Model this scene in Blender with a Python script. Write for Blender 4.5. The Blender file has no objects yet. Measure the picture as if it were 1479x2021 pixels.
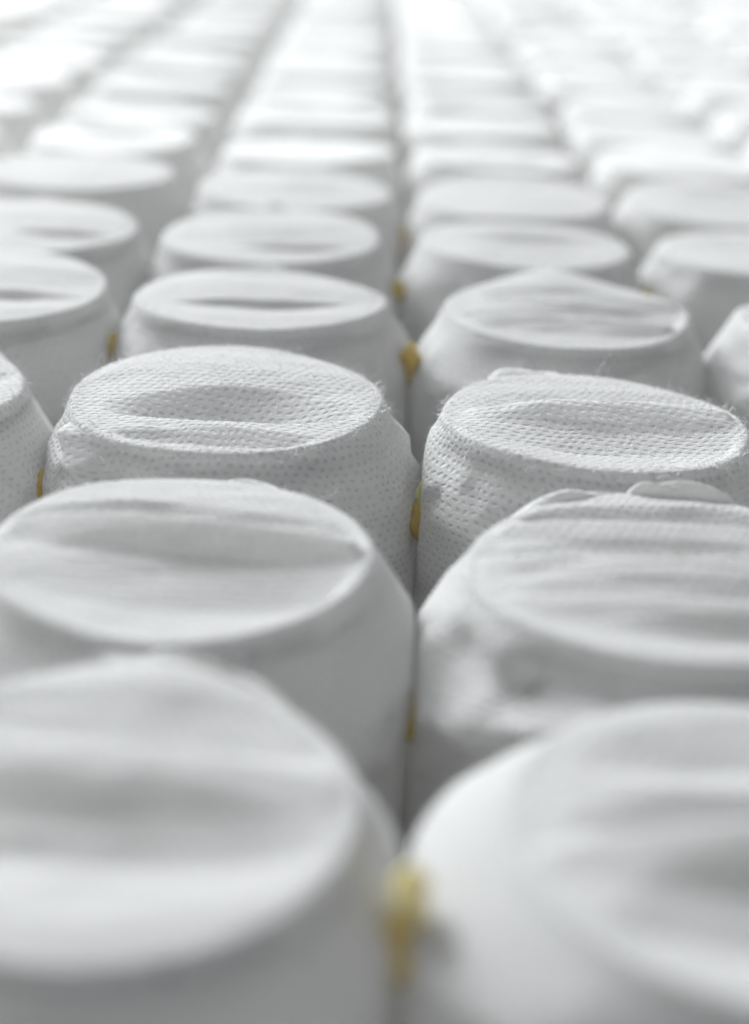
import bpy, math, random
import numpy as np
from mathutils import Matrix, Vector

# ------------------------------------------------------------------ camera
P = 0.060                 # centre distance of two spring pockets (m)
TOP = 1.70                # height of the pocket tops above the base sheet, in P
F_PX, PITCH, YAW, ROLL, CAM_H, GX, GY, RIM = 3037.7, 0.4012, 0.0133, 0.0519, 1.3829, -0.3516, 2.0473, 0.4203
scene = bpy.context.scene
col = scene.collection
cy_, sy_ = math.cos(YAW), math.sin(YAW)
cp_, sp_ = math.cos(PITCH), math.sin(PITCH)
cr_, sr_ = math.cos(ROLL), math.sin(ROLL)
fwd = Vector((cp_ * sy_, cp_ * cy_, -sp_))
up0 = Vector((sp_ * sy_, sp_ * cy_, cp_))
right0 = Vector((cy_, -sy_, 0))
right = cr_ * right0 + sr_ * up0
up = -sr_ * right0 + cr_ * up0
cam_d = bpy.data.cameras.new('camera')
cam = bpy.data.objects.new('camera', cam_d)
col.objects.link(cam)
m = Matrix.Identity(4)
for i in range(3):
    m[i][0], m[i][1], m[i][2] = right[i], up[i], -fwd[i]
cam_loc = Vector((0, 0, (TOP + CAM_H) * P))
m.translation = cam_loc
cam.matrix_world = m
cam_d.sensor_fit = 'VERTICAL'
cam_d.sensor_height = 36
cam_d.sensor_width = 36
cam_d.lens = F_PX / 2021 * 36
cam_d.clip_start = 0.002
cam_d.clip_end = 50
cam_d.dof.use_dof = True
cam_d.dof.focus_distance = 4.10 * P
cam_d.dof.aperture_fstop = 7.8
cam_d.dof.aperture_blades = 0
scene.camera = cam

# ------------------------------------------------------------------ light
world = bpy.data.worlds.new('World')
scene.world = world
world.use_nodes = True
bg = world.node_tree.nodes['Background']
bg.inputs[0].default_value = (0.96, 0.98, 1.0, 1)
bg.inputs[1].default_value = 0.45
def area(name, loc, aim, sx, sy, power, colour):
    d = bpy.data.lights.new(name, 'AREA')
    d.shape = 'RECTANGLE'; d.size = sx; d.size_y = sy; d.energy = power; d.color = colour
    o = bpy.data.objects.new(name, d); col.objects.link(o)
    o.location = loc
    o.rotation_euler = (Vector(aim) - Vector(loc)).to_track_quat('-Z', 'Y').to_euler()
    return o
area('window_light', (-2.7, 4.3, 3.1), (0.0, 0.5, 0.1), 2.8, 2.2, 735, (0.955, 0.978, 1.0))
vs = scene.view_settings
vs.view_transform = 'Standard'; vs.look = 'None'; vs.exposure = 0; vs.gamma = 1
vs.use_curve_mapping = False
scene.cycles.use_denoising = True
scene.cycles.adaptive_threshold = 0.02
scene.cycles.diffuse_bounces = 4
scene.cycles.max_bounces = 7
scene.cycles.transparent_max_bounces = 5
scene.cycles.caustics_reflective = False
scene.cycles.caustics_refractive = False

# ------------------------------------------------------------------ materials
def nodes(name):
    mt = bpy.data.materials.new(name); mt.use_nodes = True
    mt.use_transparent_shadow = False
    nt = mt.node_tree
    for n in list(nt.nodes): nt.nodes.remove(n)
    return mt, nt
def mth(nt, op, a, b=None, c=None):
    n = nt.nodes.new('ShaderNodeMath'); n.operation = op
    for i, v in enumerate((a, b, c)):
        if v is None: continue
        if isinstance(v, (int, float)): n.inputs[i].default_value = v
        else: nt.links.new(v, n.inputs[i])
    return n.outputs[0]
def noise(nt, vec, scale, detail=2, rough=0.5, dim='2D'):
    n = nt.nodes.new('ShaderNodeTexNoise'); n.noise_dimensions = dim; n.inputs['Scale'].default_value = scale
    n.inputs['Detail'].default_value = detail; n.inputs['Roughness'].default_value = rough
    nt.links.new(vec, n.inputs['Vector'])
    return n.outputs[0]
def mapped(nt, vec, sx, sy, rz=0):
    n = nt.nodes.new('ShaderNodeMapping'); n.inputs['Scale'].default_value = (sx, sy, 1)
    n.inputs['Rotation'].default_value = (0, 0, rz)
    nt.links.new(vec, n.inputs['Vector'])
    return n.outputs[0]

def fabric_material(name, thin=1.0, base=(0.86, 0.86, 0.855)):
    """spun-bonded nonwoven: staggered pressed dimples (thin, see-through) between soft fibre pads; UV in millimetres"""
    mt, nt = nodes(name)
    L = nt.links
    uv = nt.nodes.new('ShaderNodeUVMap').outputs[0]
    sep = nt.nodes.new('ShaderNodeSeparateXYZ'); L.new(uv, sep.inputs[0])
    w1 = noise(nt, uv, 0.16, 2); w2 = noise(nt, mapped(nt, uv, 1.0, 1.0, 1.3), 0.19, 2)
    w3 = noise(nt, uv, 1.3, 2); w4 = noise(nt, mapped(nt, uv, 1.0, 1.0, 0.7), 1.4, 2)
    u = mth(nt, 'ADD', sep.outputs[0], mth(nt, 'MULTIPLY_ADD', w1, 1.8, mth(nt, 'MULTIPLY', w3, 0.3)))
    v = mth(nt, 'ADD', sep.outputs[1], mth(nt, 'MULTIPLY_ADD', w2, 1.8, mth(nt, 'MULTIPLY', w4, 0.25)))
    pu, pv = 1.72, 1.36
    vr = mth(nt, 'DIVIDE', v, pv)
    row = mth(nt, 'FLOOR', vr)
    odd = mth(nt, 'MULTIPLY', mth(nt, 'FLOORED_MODULO', row, 2.0), 0.5)
    ur = mth(nt, 'ADD', mth(nt, 'DIVIDE', u, pu), odd)
    dx = mth(nt, 'MULTIPLY', mth(nt, 'SUBTRACT', mth(nt, 'FRACT', ur), 0.5), pu / 0.52)
    dy = mth(nt, 'MULTIPLY', mth(nt, 'SUBTRACT', mth(nt, 'FRACT', vr), 0.5), pv / 0.36)
    d = mth(nt, 'SQRT', mth(nt, 'ADD', mth(nt, 'MULTIPLY', dx, dx), mth(nt, 'MULTIPLY', dy, dy)))
    mr = nt.nodes.new('ShaderNodeMapRange'); mr.interpolation_type = 'SMOOTHSTEP'
    L.new(d, mr.inputs[0])
    mr.inputs[1].default_value = 0.30; mr.inputs[2].default_value = 1.35
    mr.inputs[3].default_value = 1.0; mr.inputs[4].default_value = 0.0
    dim = mr.outputs[0]
    f1 = noise(nt, mapped(nt, uv, 2.2, 12.0, 0.35), 1.0, 3, 0.6)
    f2 = noise(nt, mapped(nt, uv, 12.0, 2.2, -0.25), 1.0, 3, 0.6)
    f3 = noise(nt, uv, 0.9, 3, 0.6)
    fib = mth(nt, 'ADD', f1, mth(nt, 'ADD', f2, f3))
    f4 = noise(nt, mapped(nt, uv, .8, 1.3, 0.2), 0.22, 3, 0.6)
    fib = mth(nt, 'MULTIPLY_ADD', f4, 2.2, fib)
    hgt = mth(nt, 'SUBTRACT', mth(nt, 'MULTIPLY', fib, 0.50), dim)
    bump = nt.nodes.new('ShaderNodeBump'); bump.inputs['Strength'].default_value = 0.85
    bump.inputs['Distance'].default_value = 0.00032
    L.new(hgt, bump.inputs['Height'])
    pr = nt.nodes.new('ShaderNodeBsdfPrincipled')
    pr.inputs['Base Color'].default_value = (*base, 1)
    pr.inputs['Roughness'].default_value = 0.62
    pr.inputs['Specular IOR Level'].default_value = 0.18
    pr.inputs['Sheen Weight'].default_value = 0.10
    pr.inputs['Sheen Roughness'].default_value = 0.5
    L.new(bump.outputs[0], pr.inputs['Normal'])
    tl = nt.nodes.new('ShaderNodeBsdfTranslucent'); tl.inputs[0].default_value = (0.88, 0.88, 0.86, 1)
    mx = nt.nodes.new('ShaderNodeMixShader'); mx.inputs[0].default_value = 0.32
    L.new(pr.outputs[0], mx.inputs[1]); L.new(tl.outputs[0], mx.inputs[2])
    tr = nt.nodes.new('ShaderNodeBsdfTransparent')
    mx2 = nt.nodes.new('ShaderNodeMixShader')
    L.new(mth(nt, 'MULTIPLY_ADD', mth(nt, 'POWER', dim, 2.0), 0.17 * thin, 0.03 * thin), mx2.inputs[0])
    L.new(mx.outputs[0], mx2.inputs[1]); L.new(tr.outputs[0], mx2.inputs[2])
    out = nt.nodes.new('ShaderNodeOutputMaterial'); L.new(mx2.outputs[0], out.inputs[0])
    return mt
M_FAB = fabric_material('nonwoven_fabric')
M_SEAM = fabric_material('welded_fabric', 0.3)
def far_fabric():
    mt, nt = nodes('nonwoven_fabric_plain')
    pr = nt.nodes.new('ShaderNodeBsdfPrincipled')
    tc = nt.nodes.new('ShaderNodeUVMap').outputs[0]
    mixc = nt.nodes.new('ShaderNodeMix'); mixc.data_type = 'RGBA'
    mixc.inputs[6].default_value = (0.84, 0.84, 0.835, 1); mixc.inputs[7].default_value = (0.87, 0.87, 0.865, 1)
    nt.links.new(noise(nt, tc, 0.4, 1), mixc.inputs[0]); nt.links.new(mixc.outputs[2], pr.inputs['Base Color'])
    pr.inputs['Roughness'].default_value = 0.62
    pr.inputs['Specular IOR Level'].default_value = 0.18
    pr.inputs['Sheen Weight'].default_value = 0.10
    pr.inputs['Sheen Roughness'].default_value = 0.5
    tl = nt.nodes.new('ShaderNodeBsdfTranslucent'); tl.inputs[0].default_value = (0.88, 0.88, 0.86, 1)
    mx = nt.nodes.new('ShaderNodeMixShader'); mx.inputs[0].default_value = 0.32
    nt.links.new(pr.outputs[0], mx.inputs[1]); nt.links.new(tl.outputs[0], mx.inputs[2])
    out = nt.nodes.new('ShaderNodeOutputMaterial'); nt.links.new(mx.outputs[0], out.inputs[0])
    return mt
M_FAR = far_fabric()

def plain(name, base, rough, metal=0.0, spec=0.5, sss=0.0, coat=0.0, trans=0.0):
    mt, nt = nodes(name)
    pr = nt.nodes.new('ShaderNodeBsdfPrincipled')
    tc = nt.nodes.new('ShaderNodeTexCoord').outputs['Object']
    nz = noise(nt, tc, 900, 3, dim='3D')
    mixc = nt.nodes.new('ShaderNodeMix'); mixc.data_type = 'RGBA'
    mixc.inputs[6].default_value = (*[c * 0.8 for c in base], 1); mixc.inputs[7].default_value = (*[min(1, c * 1.15) for c in base], 1)
    nt.links.new(nz, mixc.inputs[0]); nt.links.new(mixc.outputs[2], pr.inputs['Base Color'])
    pr.inputs['Roughness'].default_value = rough; pr.inputs['Metallic'].default_value = metal
    pr.inputs['Specular IOR Level'].default_value = spec
    pr.inputs['Subsurface Weight'].default_value = sss
    pr.inputs['Subsurface Radius'].default_value = (0.003, 0.002, 0.0006)
    pr.inputs['Subsurface Scale'].default_value = 1.0
    pr.inputs['Coat Weight'].default_value = coat
    pr.inputs['Transmission Weight'].default_value = trans
    out = nt.nodes.new('ShaderNodeOutputMaterial'); nt.links.new(pr.outputs[0], out.inputs[0])
    return mt
M_WIRE = plain('spring_steel', (0.10, 0.14, 0.17), 0.4, 0.6)
M_GLUE = plain('amber_glue', (0.82, 0.63, 0.22), 0.25, 0, 0.5, 0.7, 0.2, 0.35)
M_PALE = plain('pale_glue', (0.88, 0.80, 0.42), 0.22, 0, 0.5, 0.6, 0.4, 0.3)
M_FIBRE = plain('white_fibre', (0.85, 0.85, 0.85), 0.35, 0, 0.6)
M_BASE = plain('base_felt', (0.62, 0.61, 0.58), 0.9)

# ------------------------------------------------------------------ helpers
def mesh_obj(name, verts, faces, mat, parent=None, uv=None, normals=None, smooth=True):
    me = bpy.data.meshes.new(name)
    me.from_pydata([tuple(v) for v in verts], [], [tuple(f) for f in faces])
    if uv is not None:
        lay = me.uv_layers.new(name='UVMap')
        lay.data.foreach_set('uv', np.asarray(uv, np.float32).ravel())
    if smooth: me.polygons.foreach_set('use_smooth', [True] * len(me.polygons))
    me.update()
    if normals is not None: me.normals_split_custom_set_from_vertices([tuple(n) for n in normals])
    me.materials.append(mat)
    o = bpy.data.objects.new(name, me); col.objects.link(o)
    if parent: o.parent = parent
    return o
def vnoise(rng, n=24):
    t = rng.uniform(-1, 1, (n, n))
    def f(x, y):
        x = np.asarray(x) % n; y = np.asarray(y) % n
        i = np.floor(x).astype(int); j = np.floor(y).astype(int)
        a = x - i; b = y - j; a = a * a * (3 - 2 * a); b = b * b * (3 - 2 * b)
        i1 = (i + 1) % n; j1 = (j + 1) % n; i %= n; j %= n
        return (t[i, j] * (1 - a) + t[i1, j] * a) * (1 - b) + (t[i, j1] * (1 - a) + t[i1, j1] * a) * b
    return f
def sstep(x): x = np.clip(x, 0, 1); return x * x * (3 - 2 * x)
def wrap(a): return (a + np.pi) % (2 * np.pi) - np.pi
def tube(points, rad, sides=5):
    pts = np.asarray(points, float); n = len(pts)
    tan = np.gradient(pts, axis=0); tan /= np.linalg.norm(tan, axis=1)[:, None] + 1e-12
    ref = np.array([0.31, 0.2, 0.93]); a = np.cross(tan, ref); a /= np.linalg.norm(a, axis=1)[:, None] + 1e-9
    b = np.cross(tan, a)
    ang = np.linspace(0, 2 * np.pi, sides, endpoint=False)
    rad = np.broadcast_to(rad, (n,))
    v = (pts[:, None] + rad[:, None, None] * (a[:, None] * np.cos(ang)[None, :, None] + b[:, None] * np.sin(ang)[None, :, None])).reshape(-1, 3)
    f = [(i * sides + k, i * sides + (k + 1) % sides, (i + 1) * sides + (k + 1) % sides, (i + 1) * sides + k) for i in range(n - 1) for k in range(sides)]
    f += [tuple(range(sides))[::-1], tuple(range((n - 1) * sides, n * sides))]
    return v, f

# ------------------------------------------------------------------ base sheet
base = mesh_obj('base_sheet', [(-0.9, -0.05, 0), (0.9, -0.05, 0), (0.9, 1.5, 0), (-0.9, 1.5, 0)], [(0, 1, 2, 3)], M_BASE, smooth=False)
base['kind'] = 'structure'

# ------------------------------------------------------------------ where the pockets stand
OFF = {(0, 0): (-.032, .028), (0, 1): (-.022, -.028), (0, 2): (-.018, -.011), (0, 3): (-.003, .024), (0, 4): (-.027, -.041), (0, 5): (.011, -.038),
       (0, 6): (.026, -.047), (0, 7): (.02, -.018), (1, 1): (.047, -.032), (1, 2): (-.002, -.057), (1, 3): (.033, .036), (1, 4): (-.018, .025),
       (1, 5): (.002, -.053), (1, 6): (-.006, .006), (1, 0): (.039, -.017), (-1, 4): (.013, -.044), (-1, 5): (.027, .015), (-1, 6): (.026, -.012),
       (-1, 7): (.029, -.01), (-1, 3): (.039, .016), (2, 5): (-.034, .064), (2, 6): (-.048, .042), (2, 4): (-.05, .08), (2, 7): (-.054, .006)}
def centre(c, r):
    k = random.Random(c * 131 + r * 17 + 5)
    o = OFF.get((c, r)) or (k.uniform(-.03, .03), k.uniform(-.03, .03))
    return np.array([c + GX + o[0], r + GY + o[1]])
BOUND = {(0, 0): .105, (0, 1): .143, (0, 2): .178, (0, 3): .160}   # where the A/B neighbours press together (x)
def contact(c, r, dc):
    """distance from a pocket's axis to the plane it shares with its left / right neighbour"""
    k = c if dc > 0 else c - 1
    a = centre(c, r)
    if (k, r) in BOUND: return abs(BOUND[(k, r)] - a[0])
    return np.linalg.norm(centre(c + dc, r) - a) / 2
def project(x, y, z):
    p = Vector((x, y, z - CAM_H))
    d = p.dot(fwd)
    if d < 0.2: return None
    return 739.5 + F_PX * p.dot(right) / d, 1010.5 - F_PX * p.dot(up) / d
def in_view(c, r):
    x, y = centre(c, r)
    for z in (0.0, -0.25):
        for k in range(24):
            a = k * math.pi / 12
            q = project(x + .47 * math.cos(a), y + .47 * math.sin(a), z)
            if q and -12 < q[0] < 1491 and -14 < q[1] < 2030: return True
    return False
CELLS = [(c, r) for r in range(0, 24) for c in range(-8, 10) if in_view(c, r)]

# creases of the tops: (y, slope, amplitude, width behind, width in front, x centre, x half length, bow)
V, C = -1, 1
CREASE = {
 (0, 0): [(.17, -.05, -.030, .10, .05, 0, .42, 0), (.07, -.06, .022, .04, .08, 0, .5, 0), (-.10, -.05, -.045, .10, .13, -.05, .42, -.03)],
 (0, 1): [(.09, -.10, -.052, .09, .04, .05, .44, 0), (.03, -.10, .038, .035, .06, 0, .5, 0), (-.17, -.06, -.044, .15, .16, .02, .42, -.04)],
 (0, 2): [(-.12, .02, -.074, .13, .045, .03, .36, -.03), (-.30, .0, -.024, .05, .045, .03, .34, -.03), (.14, 0, .016, .16, .10, 0, .5, 0)],
 (0, 3): [(-.11, .04, -.018, .018, .12, 0, .36, -.01), (.10, 0, .020, .16, .16, 0, .5, 0), (.32, 0, -.012, .05, .05, 0, .3, .03)],
 (0, 4): [(.06, .0, -.014, .03, .06, .05, .28, 0), (-.19, .06, -.018, .024, .09, .12, .28, -.01), (-.02, 0, .014, .08, .08, 0, .5, 0)],
 (0, 5): [(.02, .02, -.012, .05, .06, .1, .3, 0), (-.16, .02, -.012, .04, .06, 0, .3, 0)],
 (1, 0): [(.22, .12, -.030, .10, .07, .1, .40, 0), (.04, .15, -.042, .08, .05, .08, .42, 0), (-.03, .15, .038, .04, .08, .05, .46, 0), (-.2, .08, -.034, .12, .12, .1, .4, -.05)],
 (1, 1): [(.26, -.06, -.045, .06, .04, .05, .40, .02), (.19, -.06, .022, .03, .05, .0, .5, 0), (.05, -.05, -.030, .06, .04, 0, .42, 0), (0, -.05, .022, .03, .05, 0, .5, 0), (-.13, -.04, -.032, .06, .045, .05, .4, -.02), (-.19, -.03, .022, .03, .06, 0, .46, -.02), (-.30, 0, -.022, .05, .05, .1, .34, -.02)],
 (1, 2): [(.065, .06, -.028, .12, .03, .06, .40, 0), (.02, .06, .028, .025, .08, .06, .42, 0), (-.16, .02, -.030, .14, .13, .03, .40, -.04)],
 (1, 3): [(.12, -.06, -.030, .08, .04, .1, .40, .02), (.06, -.06, .028, .03, .05, .1, .42, 0), (-.10, -.02, -.036, .08, .05, .03, .40, -.02), (-.17, -.02, .028, .03, .06, 0, .42, -.03)],
 (1, 4): [(-.02, 0, -.022, .10, .08, .05, .36, -.02), (.12, 0, .012, .05, .05, .05, .4, 0)],
 (-1, 3): [(-.12, .03, -.020, .03, .10, .1, .34, 0), (.14, 0, .016, .12, .12, 0, .5, 0)],
 (-1, 4): [(-.14, .05, -.022, .026, .09, .18, .26, -.01), (.1, 0, .014, .12, .12, 0, .5, 0)],
 (-1, 5): [],
}
PEAK = {(1, 3): [(1.62, .45, .045)], (0, 1): [(-1.7, .5, -.01)], (0, 0): [(1.4, .3, .012)], (1, 1): [(1.5, .7, .012)], (0, 2): [(1.55, .5, .008)]}
TILT = {(0, 2): (-.03, .0), (0, 1): (.0, .01), (0, 0): (0, 0), (1, 2): (.015, -.01), (1, 3): (-.01, .01), (1, 0): (.0, -.02), (-1, 5): (0.01, 0), (0, 5): (0.0, .0)}
RSCALE = {(0, 2): 1.035, (0, 3): 1.02, (0, 4): 1.03, (0, 5): 1.05, (0, 6): 1.05, (1, 3): .99, (1, 0): 1.04, (1, 1): 1.09, (1, 2): 1.0}
# folds of the side fabric: (theta0, t0, theta1, t1, amplitude, width)
FOLD = {
 (0, 2): [(-2.6, .015, -2.2, .13, .050, .03), (-2.15, .10, -1.95, .16, -.03, .05), (-1.95, .12, -1.45, .065, .055, .026), (-1.45, .065, -1.2, .13, .045, .028), (-1.75, .06, -1.5, .12, .03, .02), (-.9, .2, -.3, .3, -.014, .08)],
 (0, 1): [(-2.1, .16, -1.6, .03, .06, .05), (-1.6, .03, -1.2, .16, .06, .05), (-.9, .18, -.5, .34, .016, .04), (-2.8, .1, -2.3, .2, -.02, .06)],
 (1, 1): [(-2.75, .10, -2.35, .13, -.022, .05), (-2.95, .14, -2.75, .23, .045, .035), (-2.75, .23, -2.0, .12, .055, .035), (-2.0, .12, -1.2, .10, .045, .035), (-1.95, .14, -1.7, .34, .022, .05), (-2.5, .16, -2.45, .34, .014, .04)],
 (1, 2): [(-1.75, .17, -1.35, .06, .035, .03), (-1.35, .06, -.9, .13, .03, .03), (-2.4, .1, -2.0, .25, -.014, .05), (-.7, .05, -.4, .25, .03, .03)],
 (1, 3): [(-2.7, .12, -2.3, .17, .03, .05), (-2.2, .2, -1.6, .16, .02, .05)],
 (0, 3): [(-2.4, .14, -2.0, .2, .02, .05), (-1.8, .1, -1.2, .14, .02, .05)],
}

WORD = ['', 'first', 'second', 'third', 'fourth', 'fifth', 'sixth', 'seventh', 'eighth', 'ninth', 'tenth', 'eleventh', 'twelfth', 'thirteenth',
        'fourteenth', 'fifteenth', 'sixteenth', 'seventeenth', 'eighteenth', 'nineteenth', 'twentieth', 'twenty-first', 'twenty-second', 'twenty-third', 'twenty-fourth']
LABEL = {
 (0, 0): 'large blurred white fabric spring pocket filling the bottom left corner',
 (1, 0): 'large blurred white fabric spring pocket filling the bottom right corner',
 (0, 1): 'white spring pocket with one diagonal ridge, just behind the bottom left pocket',
 (1, 1): 'heavily pleated white spring pocket with loose flap, just behind the bottom right pocket',
 (0, 2): 'sharp dimpled white spring pocket with a lens-shaped dent across its top, left of centre',
 (1, 2): 'sharp dimpled white spring pocket with one straight thin crease across its top, right',
 (-1, 2): 'sharp dimpled white spring pocket cut off by the left edge of the picture',
 (0, 3): 'white spring pocket with a thin dark crease, directly behind the dented sharp one',
 (1, 3): 'white spring pocket with a pointed fabric peak at its rear rim',
 (2, 3): 'white spring pocket cut off at the right edge, beside the peaked pocket',
}
def label_for(c, r):
    if (c, r) in LABEL: return LABEL[(c, r)]
    n = (1 - c) if c <= 0 else c
    side = 'left' if c <= 0 else 'right'
    place = '%s row from front' % WORD[r + 1]
    return 'blurred white spring pocket, %s, %s column %s of central gap' % (place, WORD[n], side)

# ------------------------------------------------------------------ one pocket
NEAR = {(c, r) for (c, r) in CELLS if r <= 4}
SHARP = {(0, 2): 1.0, (1, 2): 1.0, (-1, 2): .6, (0, 1): .25, (1, 1): .25, (0, 3): .3, (1, 3): .3}

def build_pocket(c, r):
    rng = np.random.default_rng(1000 + c * 97 + r * 13)
    near = (c, r) in NEAR
    fine = r <= 3
    nth, ntop, nside = (240, 56, 60) if fine else ((144, 34, 34) if near else (96, 22, 22))
    ctr = centre(c, r)
    root = bpy.data.objects.new('spring_pocket', None); col.objects.link(root)
    root.empty_display_size = 0.02
    root.location = (ctr[0] * P, ctr[1] * P, 0)
    root['label'] = label_for(c, r); root['category'] = 'spring pocket'
    root['group'] = 'fabric spring pockets of the mattress core'
    th = np.arange(nth) * 2 * np.pi / nth
    nz = vnoise(rng); nz2 = vnoise(rng)
    R = RIM * RSCALE.get((c, r), rng.uniform(.98, 1.05))
    Rth = R * (1 + .012 * nz(3 + np.cos(th) * 1.3, 9 + np.sin(th) * 1.3) + .006 * nz2(5 + np.cos(th) * 3, 5 + np.sin(th) * 3))
    tx, ty = TILT.get((c, r), (rng.uniform(-.05, .05), rng.uniform(-.045, .045)))
    peaks = PEAK.get((c, r), [])
    lift = rng.uniform(-.02, .02) if r > 4 else 0.0
    if (c, r) in CREASE: cre = CREASE[(c, r)]
    else:
        cre = []
        for k in range(rng.integers(1, 4)):
            y0 = rng.uniform(-.28, .25); a = rng.uniform(.010, .026)
            cre.append((y0, rng.uniform(-.08, .08), -a * .8, rng.uniform(.022, .06), rng.uniform(.06, .12), rng.uniform(-.1, .1), rng.uniform(.26, .42), rng.uniform(-.03, .02)))
            if rng.random() < .5: cre.append((y0 - .08, rng.uniform(-.08, .08), a * .7, .03, .06, 0, .45, 0))
    if near:                                            # small stray creases
        cre = list(cre)
        for k in range(9):
            cre.append((rng.uniform(-.33, .33), rng.uniform(-.16, .16), rng.choice([-1, 1]) * rng.uniform(.0015, .0038), rng.uniform(.012, .03),
                        rng.uniform(.012, .03), rng.uniform(-.25, .25), rng.uniform(.08, .22), rng.uniform(-.03, .03)))
    dish = rng.uniform(-.014, .010) if (c, r) not in CREASE else -.010
    def rim_z(t, x, y):
        z = x * ty - y * tx + lift
        z = z + .010 * nz(11 + np.cos(t) * 1.1, 4 + np.sin(t) * 1.1)
        for (t0, w, a) in peaks: z = z + a * np.exp(-(wrap(t - t0) / w) ** 2)
        return z
    RT = Rth - .016
    # top rings
    rho = np.linspace(0, 1, ntop + 1)[1:] ** 0.9
    X = rho[:, None] * (RT * np.cos(th))[None]; Y = rho[:, None] * (RT * np.sin(th))[None]
    def top_z(X, Y, rr, t):
        fade = sstep((1 - rr) / .10)
        z = rim_z(t, X, Y) * 1.0
        zf = X * ty - Y * tx + lift
        w = sstep((rr - .35) / .65)
        z = zf + (z - zf) * w
        z = z - dish * (1 - rr ** 2)
        q = 0 * X
        for (y0, sl, a, wb, wf, x0, xl, bow) in cre:
            ax = np.abs(X - x0) / xl
            env = np.where(ax < 1, np.cos(np.clip(ax, 0, 1) * np.pi / 2) ** 1.2, 0) if xl < .4 else np.clip(1 - ax ** 2.6, 0, 1)
            d = Y - (y0 + sl * X + bow * (1 - (X / .4) ** 2))
            d = d + .006 * nz2(X * 9 + 7, 3 + y0 * 11)
            ww = np.where(d > 0, wb, wf) * (.35 + .65 * env)
            f = np.clip(1 - (np.sqrt((d / (ww * 1.5)) ** 2 + .005) - .07) / .93, 0, 1)
            q = q + 1.3 * a * env * f ** 2.0 / (f + .07) * 1.07
        q = q + .0035 * nz(X * 4 + 3, Y * 11 + 8) + .0014 * nz2(X * 12 + 1, Y * 30 + 2)
        return z + q * fade
    Z = top_z(X, Y, rho[:, None] + 0 * X, th[None] + 0 * X)
    rings = [np.stack([X, Y, Z], -1)]
    zc = float(top_z(np.zeros(1), np.zeros(1), np.zeros(1), np.zeros(1))[0])
    rimz = Z[-1]
    # rim roll over the top wire
    nroll = 6 if fine else 3
    roll = []
    for k in range(1, nroll + 1):
        a = k / nroll * math.radians(78)
        rr = RT + .016 * math.sin(a) ; zz = rimz - .018 * (1 - math.cos(a))
        roll.append(np.stack([rr * np.cos(th), rr * np.sin(th), zz], -1))
    rings.append(np.array(roll))
    r_end, z_end = RT + .016 * math.sin(math.radians(78)), rimz - .018 * (1 - math.cos(math.radians(78)))
    # side
    s = (np.arange(1, nside + 1) / nside) ** 1.55
    T = TOP + 0.0
    tt = s * (T - .03)
    ntot = []
    neigh = []
    for dc in (-1, 0, 1):
        for dr in (-1, 0, 1):
            if dc or dr:
                v = centre(c + dc, r + dr) - ctr
                if dr == 0: v = v / np.linalg.norm(v) * 2 * contact(c, r, dc)
                neigh.append(v)
    folds = FOLD.get((c, r))
    if folds is None:
        folds = []
        for k in range(4):
            t0 = rng.uniform(-2.9, -.2); d0 = rng.uniform(.06, .25)
            folds.append((t0, d0, t0 + rng.uniform(-.6, .6), d0 + rng.uniform(-.1, .15), rng.uniform(-.018, .024), rng.uniform(.04, .07)))
    if near:
        folds = list(folds)
        for k in range(14):
            t0 = rng.uniform(-3.1, .1); d0 = rng.uniform(.03, .3)
            folds.append((t0, d0, t0 + rng.uniform(-.35, .35), d0 + rng.uniform(-.05, .16), rng.choice([-1, 1]) * rng.uniform(.006, .014), rng.uniform(.014, .030)))
    tgrid = tt[:, None] + 0 * th[None]; hgrid = th[None] + 0 * tgrid
    cx = np.cos(hgrid)
    Rc = .508 + np.where(cx > 0, contact(c, r, 1) + .022 - .508, contact(c, r, -1) + .022 - .508) * np.abs(cx) ** 2.5
    depth = (.205 if r else .13) + .03 * nz(1 + np.cos(th), 2 + np.sin(th))[None]
    grow = 1 - (1 - np.clip(tgrid / depth, 0, 1)) ** 1.04
    rad = r_end[None] + (Rc - r_end[None]) * grow
    # spring wire pushing the fabric out along a helix
    hel = (tgrid - .30 - .30 * ((hgrid + .8) % (2 * np.pi)) / (2 * np.pi) + .15) % .30 - .15
    rad = rad + .006 * np.exp(-(hel / .03) ** 2) * sstep((tgrid - .12) / .1)
    for t0 in (np.pi / 2, -np.pi / 2):                 # fabric drawn out to the weld before and behind
        rad = rad + .10 * np.exp(-(wrap(hgrid - t0) / .22) ** 2) * sstep((tgrid - .03) / .22)
    for (a0, d0, a1, d1, amp, w) in folds:
        ux, uy = (a1 - a0) * .46, d1 - d0
        L2 = ux * ux + uy * uy + 1e-9
        px, py = wrap(hgrid - a0) * .46, tgrid - d0
        k = np.clip((px * ux + py * uy) / L2, 0, 1)
        dd = np.sqrt((px - k * ux) ** 2 + (py - k * uy) ** 2)
        rad = rad + amp * np.exp(-(dd / w) ** 2)
    rad = rad + sstep(tgrid / .08) * (.010 * nz(hgrid * 24 / (2 * np.pi) * .5, tgrid * 6 + 3) + .005 * nz2(hgrid * 24 / (2 * np.pi), tgrid * 9) + .026 * (.25 - np.abs(nz2(hgrid * 24 / (2 * np.pi) * .5 + 7 + tgrid * 3, tgrid * 5 + 2))))
    lim = np.full_like(rad, 9.)
    for v in neigh:
        d = np.linalg.norm(v); a = math.atan2(v[1], v[0])
        cs = np.cos(hgrid - a)
        lim = np.minimum(lim, np.where(cs > .15, (d / 2 - .0012) / np.maximum(cs, .15), 9.))
    k = .007                                            # soft limit where two pockets press together
    rad = -k * np.log(np.exp(-(np.minimum(rad, lim + .2) - lim) / k) + 1) + lim
    zs = z_end[None] * np.clip(1 - tgrid / .5, 0, 1) + (z_end.mean()) * np.clip(tgrid / .5, 0, 1) - tgrid
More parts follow.
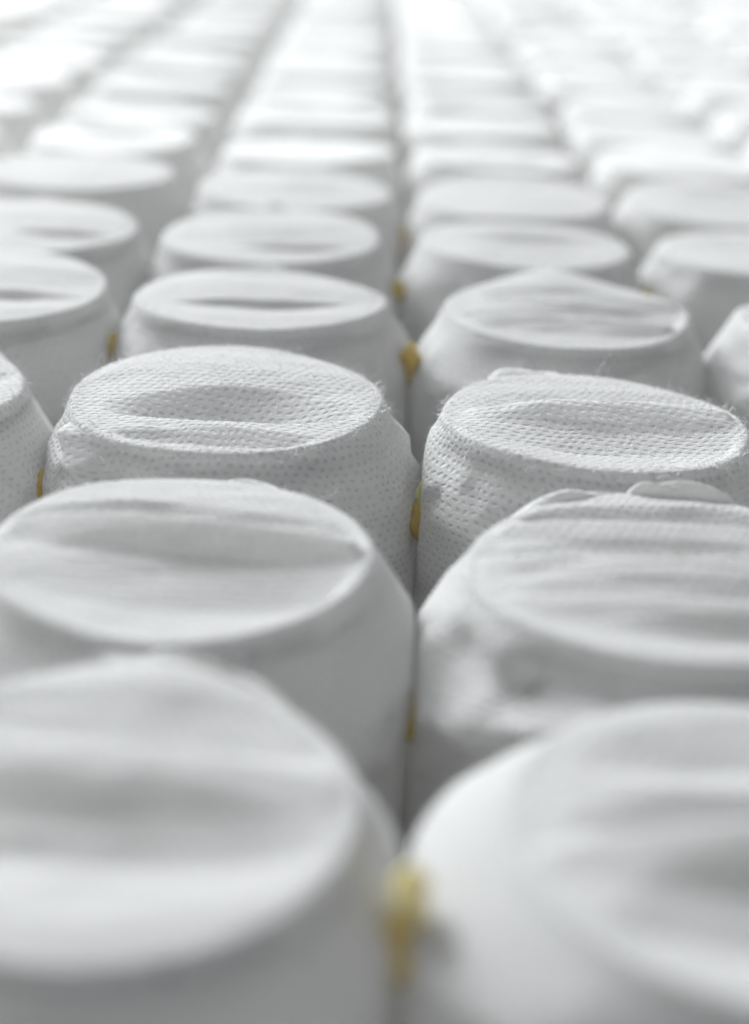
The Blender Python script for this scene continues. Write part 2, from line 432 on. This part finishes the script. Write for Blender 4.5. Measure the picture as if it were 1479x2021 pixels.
    zs = np.maximum(zs, -T + .002 + .02 * (1 - s[:, None]))
    rings.append(np.stack([rad * np.cos(hgrid), rad * np.sin(hgrid), zs], -1))
    G = np.concatenate(rings, 0)                         # (rings, nth, 3)
    nR = len(G)
    dT = np.roll(G, -1, 1) - np.roll(G, 1, 1)
    dR = np.gradient(G, axis=0)
    Nn = np.cross(dR, dT); Nn /= np.linalg.norm(Nn, axis=2)[..., None] + 1e-12
    off = np.array([0, 0, T])
    Gm = (G + off) * P
    def faces(i0, i1, base):
        f = []
        for i in range(i0, i1):
            a = base + (i - i0) * nth
            for j in range(nth):
                j1 = (j + 1) % nth
                f.append((a + j, a + nth + j, a + nth + j1, a + j1))
        return f
    mm = P * 1000
    rot = rng.uniform(-.06, .06); ca, sa = math.cos(rot), math.sin(rot)
    ou, ov = rng.uniform(0, 400, 2)
    cut = ntop + nroll - 1                              # last ring of the top panel
    # top panel: centre + rings 0..cut ; planar UV
    V0 = np.concatenate([[[0, 0, (zc + T) * P]], Gm[:cut + 1].reshape(-1, 3)])
    N0 = np.concatenate([[Nn[0].mean(0)], Nn[:cut + 1].reshape(-1, 3)])
    F0 = [(0, 1 + j, 1 + (j + 1) % nth) for j in range(nth)] + faces(0, cut, 1)
    arc = np.concatenate([np.zeros((1, nth)), np.cumsum(np.linalg.norm(np.diff(G, axis=0), axis=2), 0)], 0)
    flat = np.stack([np.cos(hgrid[0]) , np.sin(hgrid[0])], -1)
    pl = np.concatenate([np.zeros((1, 2)), (flat[None] * (np.linalg.norm(G[0, :, :2], axis=1)[None] + arc[:cut + 1])[..., None]).reshape(-1, 2)]) * mm
    pl = np.stack([pl[:, 0] * ca - pl[:, 1] * sa + ou, pl[:, 0] * sa + pl[:, 1] * ca + ov], -1)
    uv0 = np.concatenate([pl[list(f)] for f in F0])
    mesh_obj('top_panel', V0, F0, M_FAB if r <= 5 else M_FAR, root, uv0, N0 / (np.linalg.norm(N0, axis=1)[:, None] + 1e-12))
    # side panel
    V1 = Gm[cut:].reshape(-1, 3); N1 = Nn[cut:].reshape(-1, 3)
    F1 = faces(cut, nR - 1, 0)
    circ = .47 * mm
    a1 = (arc[cut:] * mm)
    uu = np.concatenate([th, [2 * np.pi]]) * circ
    uv1 = []
    for i in range(nR - 1 - cut):
        for j in range(nth):
            j1 = (j + 1) % nth
            uv1 += [(uu[j], a1[i, j]), (uu[j], a1[i + 1, j]), (uu[j + 1], a1[i + 1, j1]), (uu[j + 1], a1[i, j1])]
    uv1 = np.array(uv1) + (ou * 1.3, ov * .7)
    mesh_obj('side_panel', V1, F1, M_FAB if r <= 5 else M_FAR, root, uv1, N1)
    # steel coil inside, just behind the fabric
    if near:
        h = np.linspace(0, 3.4, 110 if fine else 70)
        ang = -h * 2 * np.pi - .8
        zt = np.where(h < 1, .036 + .02 * h, .056 + .30 * (h - 1))
        ii = np.clip(np.searchsorted(tt, zt), 0, nside - 1); jj = np.round((ang % (2 * np.pi)) / (2 * np.pi) * nth).astype(int) % nth
        fab = np.minimum(rad[ii, jj], rad[np.maximum(ii - 1, 0), jj])
        fab = np.array([fab[max(0, k - 3):k + 4].min() for k in range(len(fab))]) - .0215
        rr = np.convolve(np.pad(fab, 3, mode='edge'), np.ones(7) / 7, 'valid')
        rr = np.minimum(np.minimum(rr, fab + .002), np.where(h < 1.1, R - .004, .468))
        p = np.stack([rr * np.cos(ang), rr * np.sin(ang), T - zt + (rr * np.cos(ang)) * ty - rr * np.sin(ang) * tx], -1) * P
        v, f = tube(p, .015 * P, 6)
        mesh_obj('coil_spring', v, f, M_WIRE, root)
    # fuzz on the pockets near the focal plane
    if (c, r) in SHARP:
        q = SHARP[(c, r)]
        fv, ff = [], []
        def fibre(p0, n0, length, rad):
            d = n0 * rng.uniform(.15, .9) + rng.normal(0, .75, 3); d /= np.linalg.norm(d)
            curl = rng.normal(0, 1.1, 3)
            pts = [p0 - n0 * .00005]
            for k in range(5):
                pts.append(pts[-1] + d * length / 5)
                d = d + curl * .35 + rng.normal(0, .25, 3); d /= np.linalg.norm(d)
            v, f = tube(np.array(pts), np.linspace(rad, rad * .6, 6), 3)
            b = len(fv); fv.extend(v.tolist()); ff.extend([tuple(b + i for i in t) for t in f])
        hi = cut + nroll + int(nside * .62)
        for k in range(int(1800 * q)):
            i = rng.integers(2, hi); j = rng.integers(0, nth)
            fibre(Gm[i, j], Nn[i, j], rng.uniform(.0005, .0016), .000026)
        for k in range(int(800 * q)):                  # rim
            i = rng.integers(ntop - 3, cut + 3); j = rng.integers(0, nth)
            fibre(Gm[i, j], Nn[i, j], rng.uniform(.0007, .0024), .000030)
        for k in range(int(70 * q)):
            i = rng.integers(ntop - 4, cut + 14); j = rng.integers(0, nth)
            fibre(Gm[i, j], Nn[i, j], rng.uniform(.0022, .0048), .000034)
        o = mesh_obj('loose_fibres', fv, ff, M_FIBRE, root)
        o['kind'] = 'stuff'
    return root, R

ROOT = {}
for (c, r) in CELLS:
    ROOT[(c, r)] = build_pocket(c, r)

# ------------------------------------------------------------------ gathered cloth of the weld behind a pocket
# (x from, x to, crest height above the rim)
GATHER = {(0, 0): [(-.05, .30, -.012)], (0, 1): [(-.16, .24, -.045)], (1, 1): [(-.08, .26, .006), (-.34, .04, -.028)], (1, 0): [], (1, 2): [(-.30, .0, -.03)],
          (0, 4): [(-.22, .10, -.002)], (0, 3): [(-.14, .14, -.03)], (1, 3): []}
for (c, r), (root, R) in ROOT.items():
    if r > 8: continue
    rng = np.random.default_rng(777 + c * 31 + r * 7)
    spec = GATHER.get((c, r))
    if spec is None:
        x0 = rng.uniform(-.2, .05); spec = [(x0, x0 + rng.uniform(.2, .35), rng.uniform(-.05, -.012))]
    ctr = centre(c, r); half = float(np.linalg.norm(centre(c, r + 1) - ctr)) / 2
    for (xa, xb, crest) in spec:
        nz = vnoise(rng); nz2 = vnoise(rng)
        nu, nv = 40, 26
        vs_, uvs = [], []
        for i in range(nu + 1):
            a = i / nu * 2 - 1
            env = max(0., 1 - abs(a) ** 2.4) ** .7
            x = (xa + xb) / 2 + a * (xb - xa) / 2
            yr = math.sqrt(max(.01, (R - .03) ** 2 - x * x))          # rear rim at this x
            lean = .03 * float(nz(a * 1.6 + 4, 2))
            for j in range(nv + 1):
                b = j / nv
                y0, y1 = yr - .005, max(half + .03, yr + .07)
                y = y0 + (y1 - y0) * b + lean * math.sin(math.pi * b)
                bell = math.sin(math.pi * min(1., b ** .8)) ** 1.4
                z = -.055 - .16 * b ** 2.5 + (crest + .085 + .03 * b) * env * bell
                z += env * bell * (.014 * (.4 - abs(float(nz(a * 1.7 + b * 1.5 + 9, b * 3 + 1)))) + .012 * float(nz2(a * 2.2 + b, b * 9 + a * 1.5)))
                vs_.append((x * P, y * P, (TOP + z) * P)); uvs.append((x * 60 + 7 * c, (y + z) * 60 + 5 * r))
        st = nv + 1
        F = [(i * st + j, (i + 1) * st + j, (i + 1) * st + j + 1, i * st + j + 1) for i in range(nu) for j in range(nv)]
        mesh_obj('weld_seam', vs_, F, M_SEAM, root, [uvs[k] for f in F for k in f])

# ------------------------------------------------------------------ beads of yellow glue between neighbouring columns
def glue_bead(c, r, z_top, z_bot, wid, label, mat=M_GLUE, dy=-.13, pale=True, smear=False):
    rng = np.random.default_rng(105 + c * 19 + r * 3)
    a, b = centre(c, r), centre(c + 1, r)
    mid = (a + b) / 2
    if (c, r) in BOUND: mid[0] = BOUND[(c, r)]
    nz = vnoise(rng)
    H = z_top - z_bot
    root = bpy.data.objects.new('glue_bead', None); col.objects.link(root); root.empty_display_size = .005
    root.location = (mid[0] * P, (mid[1] + dy) * P, (TOP + z_bot) * P)
    root['label'] = label; root['category'] = 'glue bead'; root['group'] = 'yellow glue beads between the pocket columns'
    def lump(name, cx, cz, h, w, mat, ph, lean=0):
        vs, fs = [], []
        nu, nv = 20, 16
        for j in range(nv + 1):
            p = j / nv
            rr = (math.sin(math.pi * min(1, p * .98 + .01))) ** .6 * (1.15 - .45 * p)
            for i in range(nu):
                t = i * 2 * math.pi / nu
                k = 1 + .45 * float(nz(ph + 2 + 1.6 * math.cos(t), p * 4 + 1.6 * math.sin(t) + 3))
                vs.append(((cx + lean * (1 - p) * h + w * rr * k * math.cos(t)) * P, w * 1.0 * rr * k * math.sin(t) * P, (cz + h * p) * P))
        for j in range(nv):
            for i in range(nu):
                i1 = (i + 1) % nu
                fs.append((j * nu + i, j * nu + i1, (j + 1) * nu + i1, (j + 1) * nu + i))
        fs += [tuple(range(nu))[::-1], tuple(range(nv * nu, nv * nu + nu))]
        mesh_obj(name, vs, fs, mat, root)
    lump('bead', 0, 0, H * (.72 if pale else 1), wid, mat, 0)
    if pale: lump('pale_tip', .004, H * .52, H * .48, wid * .8, M_PALE, 6)
    if smear: lump('smear', -.03, -.01, H * .35, wid * .6, M_GLUE, 9, -.5)
    return root
GL = [(0, 0, -.05, -.27, .034, 'large blurred yellow glue bead between the two frontmost pockets', True, False),
      (0, 1, -.30, -.42, .020, 'thin amber glue bead between the second-row pockets at the central gap', False, False),
      (0, 2, -.20, -.385, .024, 'sharp glossy amber glue bead with drip between the two sharp dimpled pockets', True, True),
      (0, 3, -.14, -.285, .034, 'bright yellow glue bead beside the pocket with the pointed peak', False, False),
      (0, 4, -.17, -.26, .022, 'small blurred yellow glue bead in central gap, fifth row from the front', False, False),
      (0, 5, -.18, -.30, .026, 'tiny blurred yellow glue bead in central gap, sixth row from the front', False, False),
      (-1, 2, -.24, -.33, .015, 'olive yellow glue bead low between the left edge pocket and dented pocket', False, False),
      (-1, 3, -.15, -.25, .018, 'small yellow glue bead left of the pocket with thin dark crease', False, False),
      (1, 4, -.17, -.26, .020, 'tiny yellow glue bead between first and second columns right of centre, fifth row', False, False)]
for (c, r, zt, zb, w, lab, pale, smear) in GL:
    glue_bead(c, r, zt + .045, zb + .04, w * 1.25, lab, pale=pale, smear=smear)
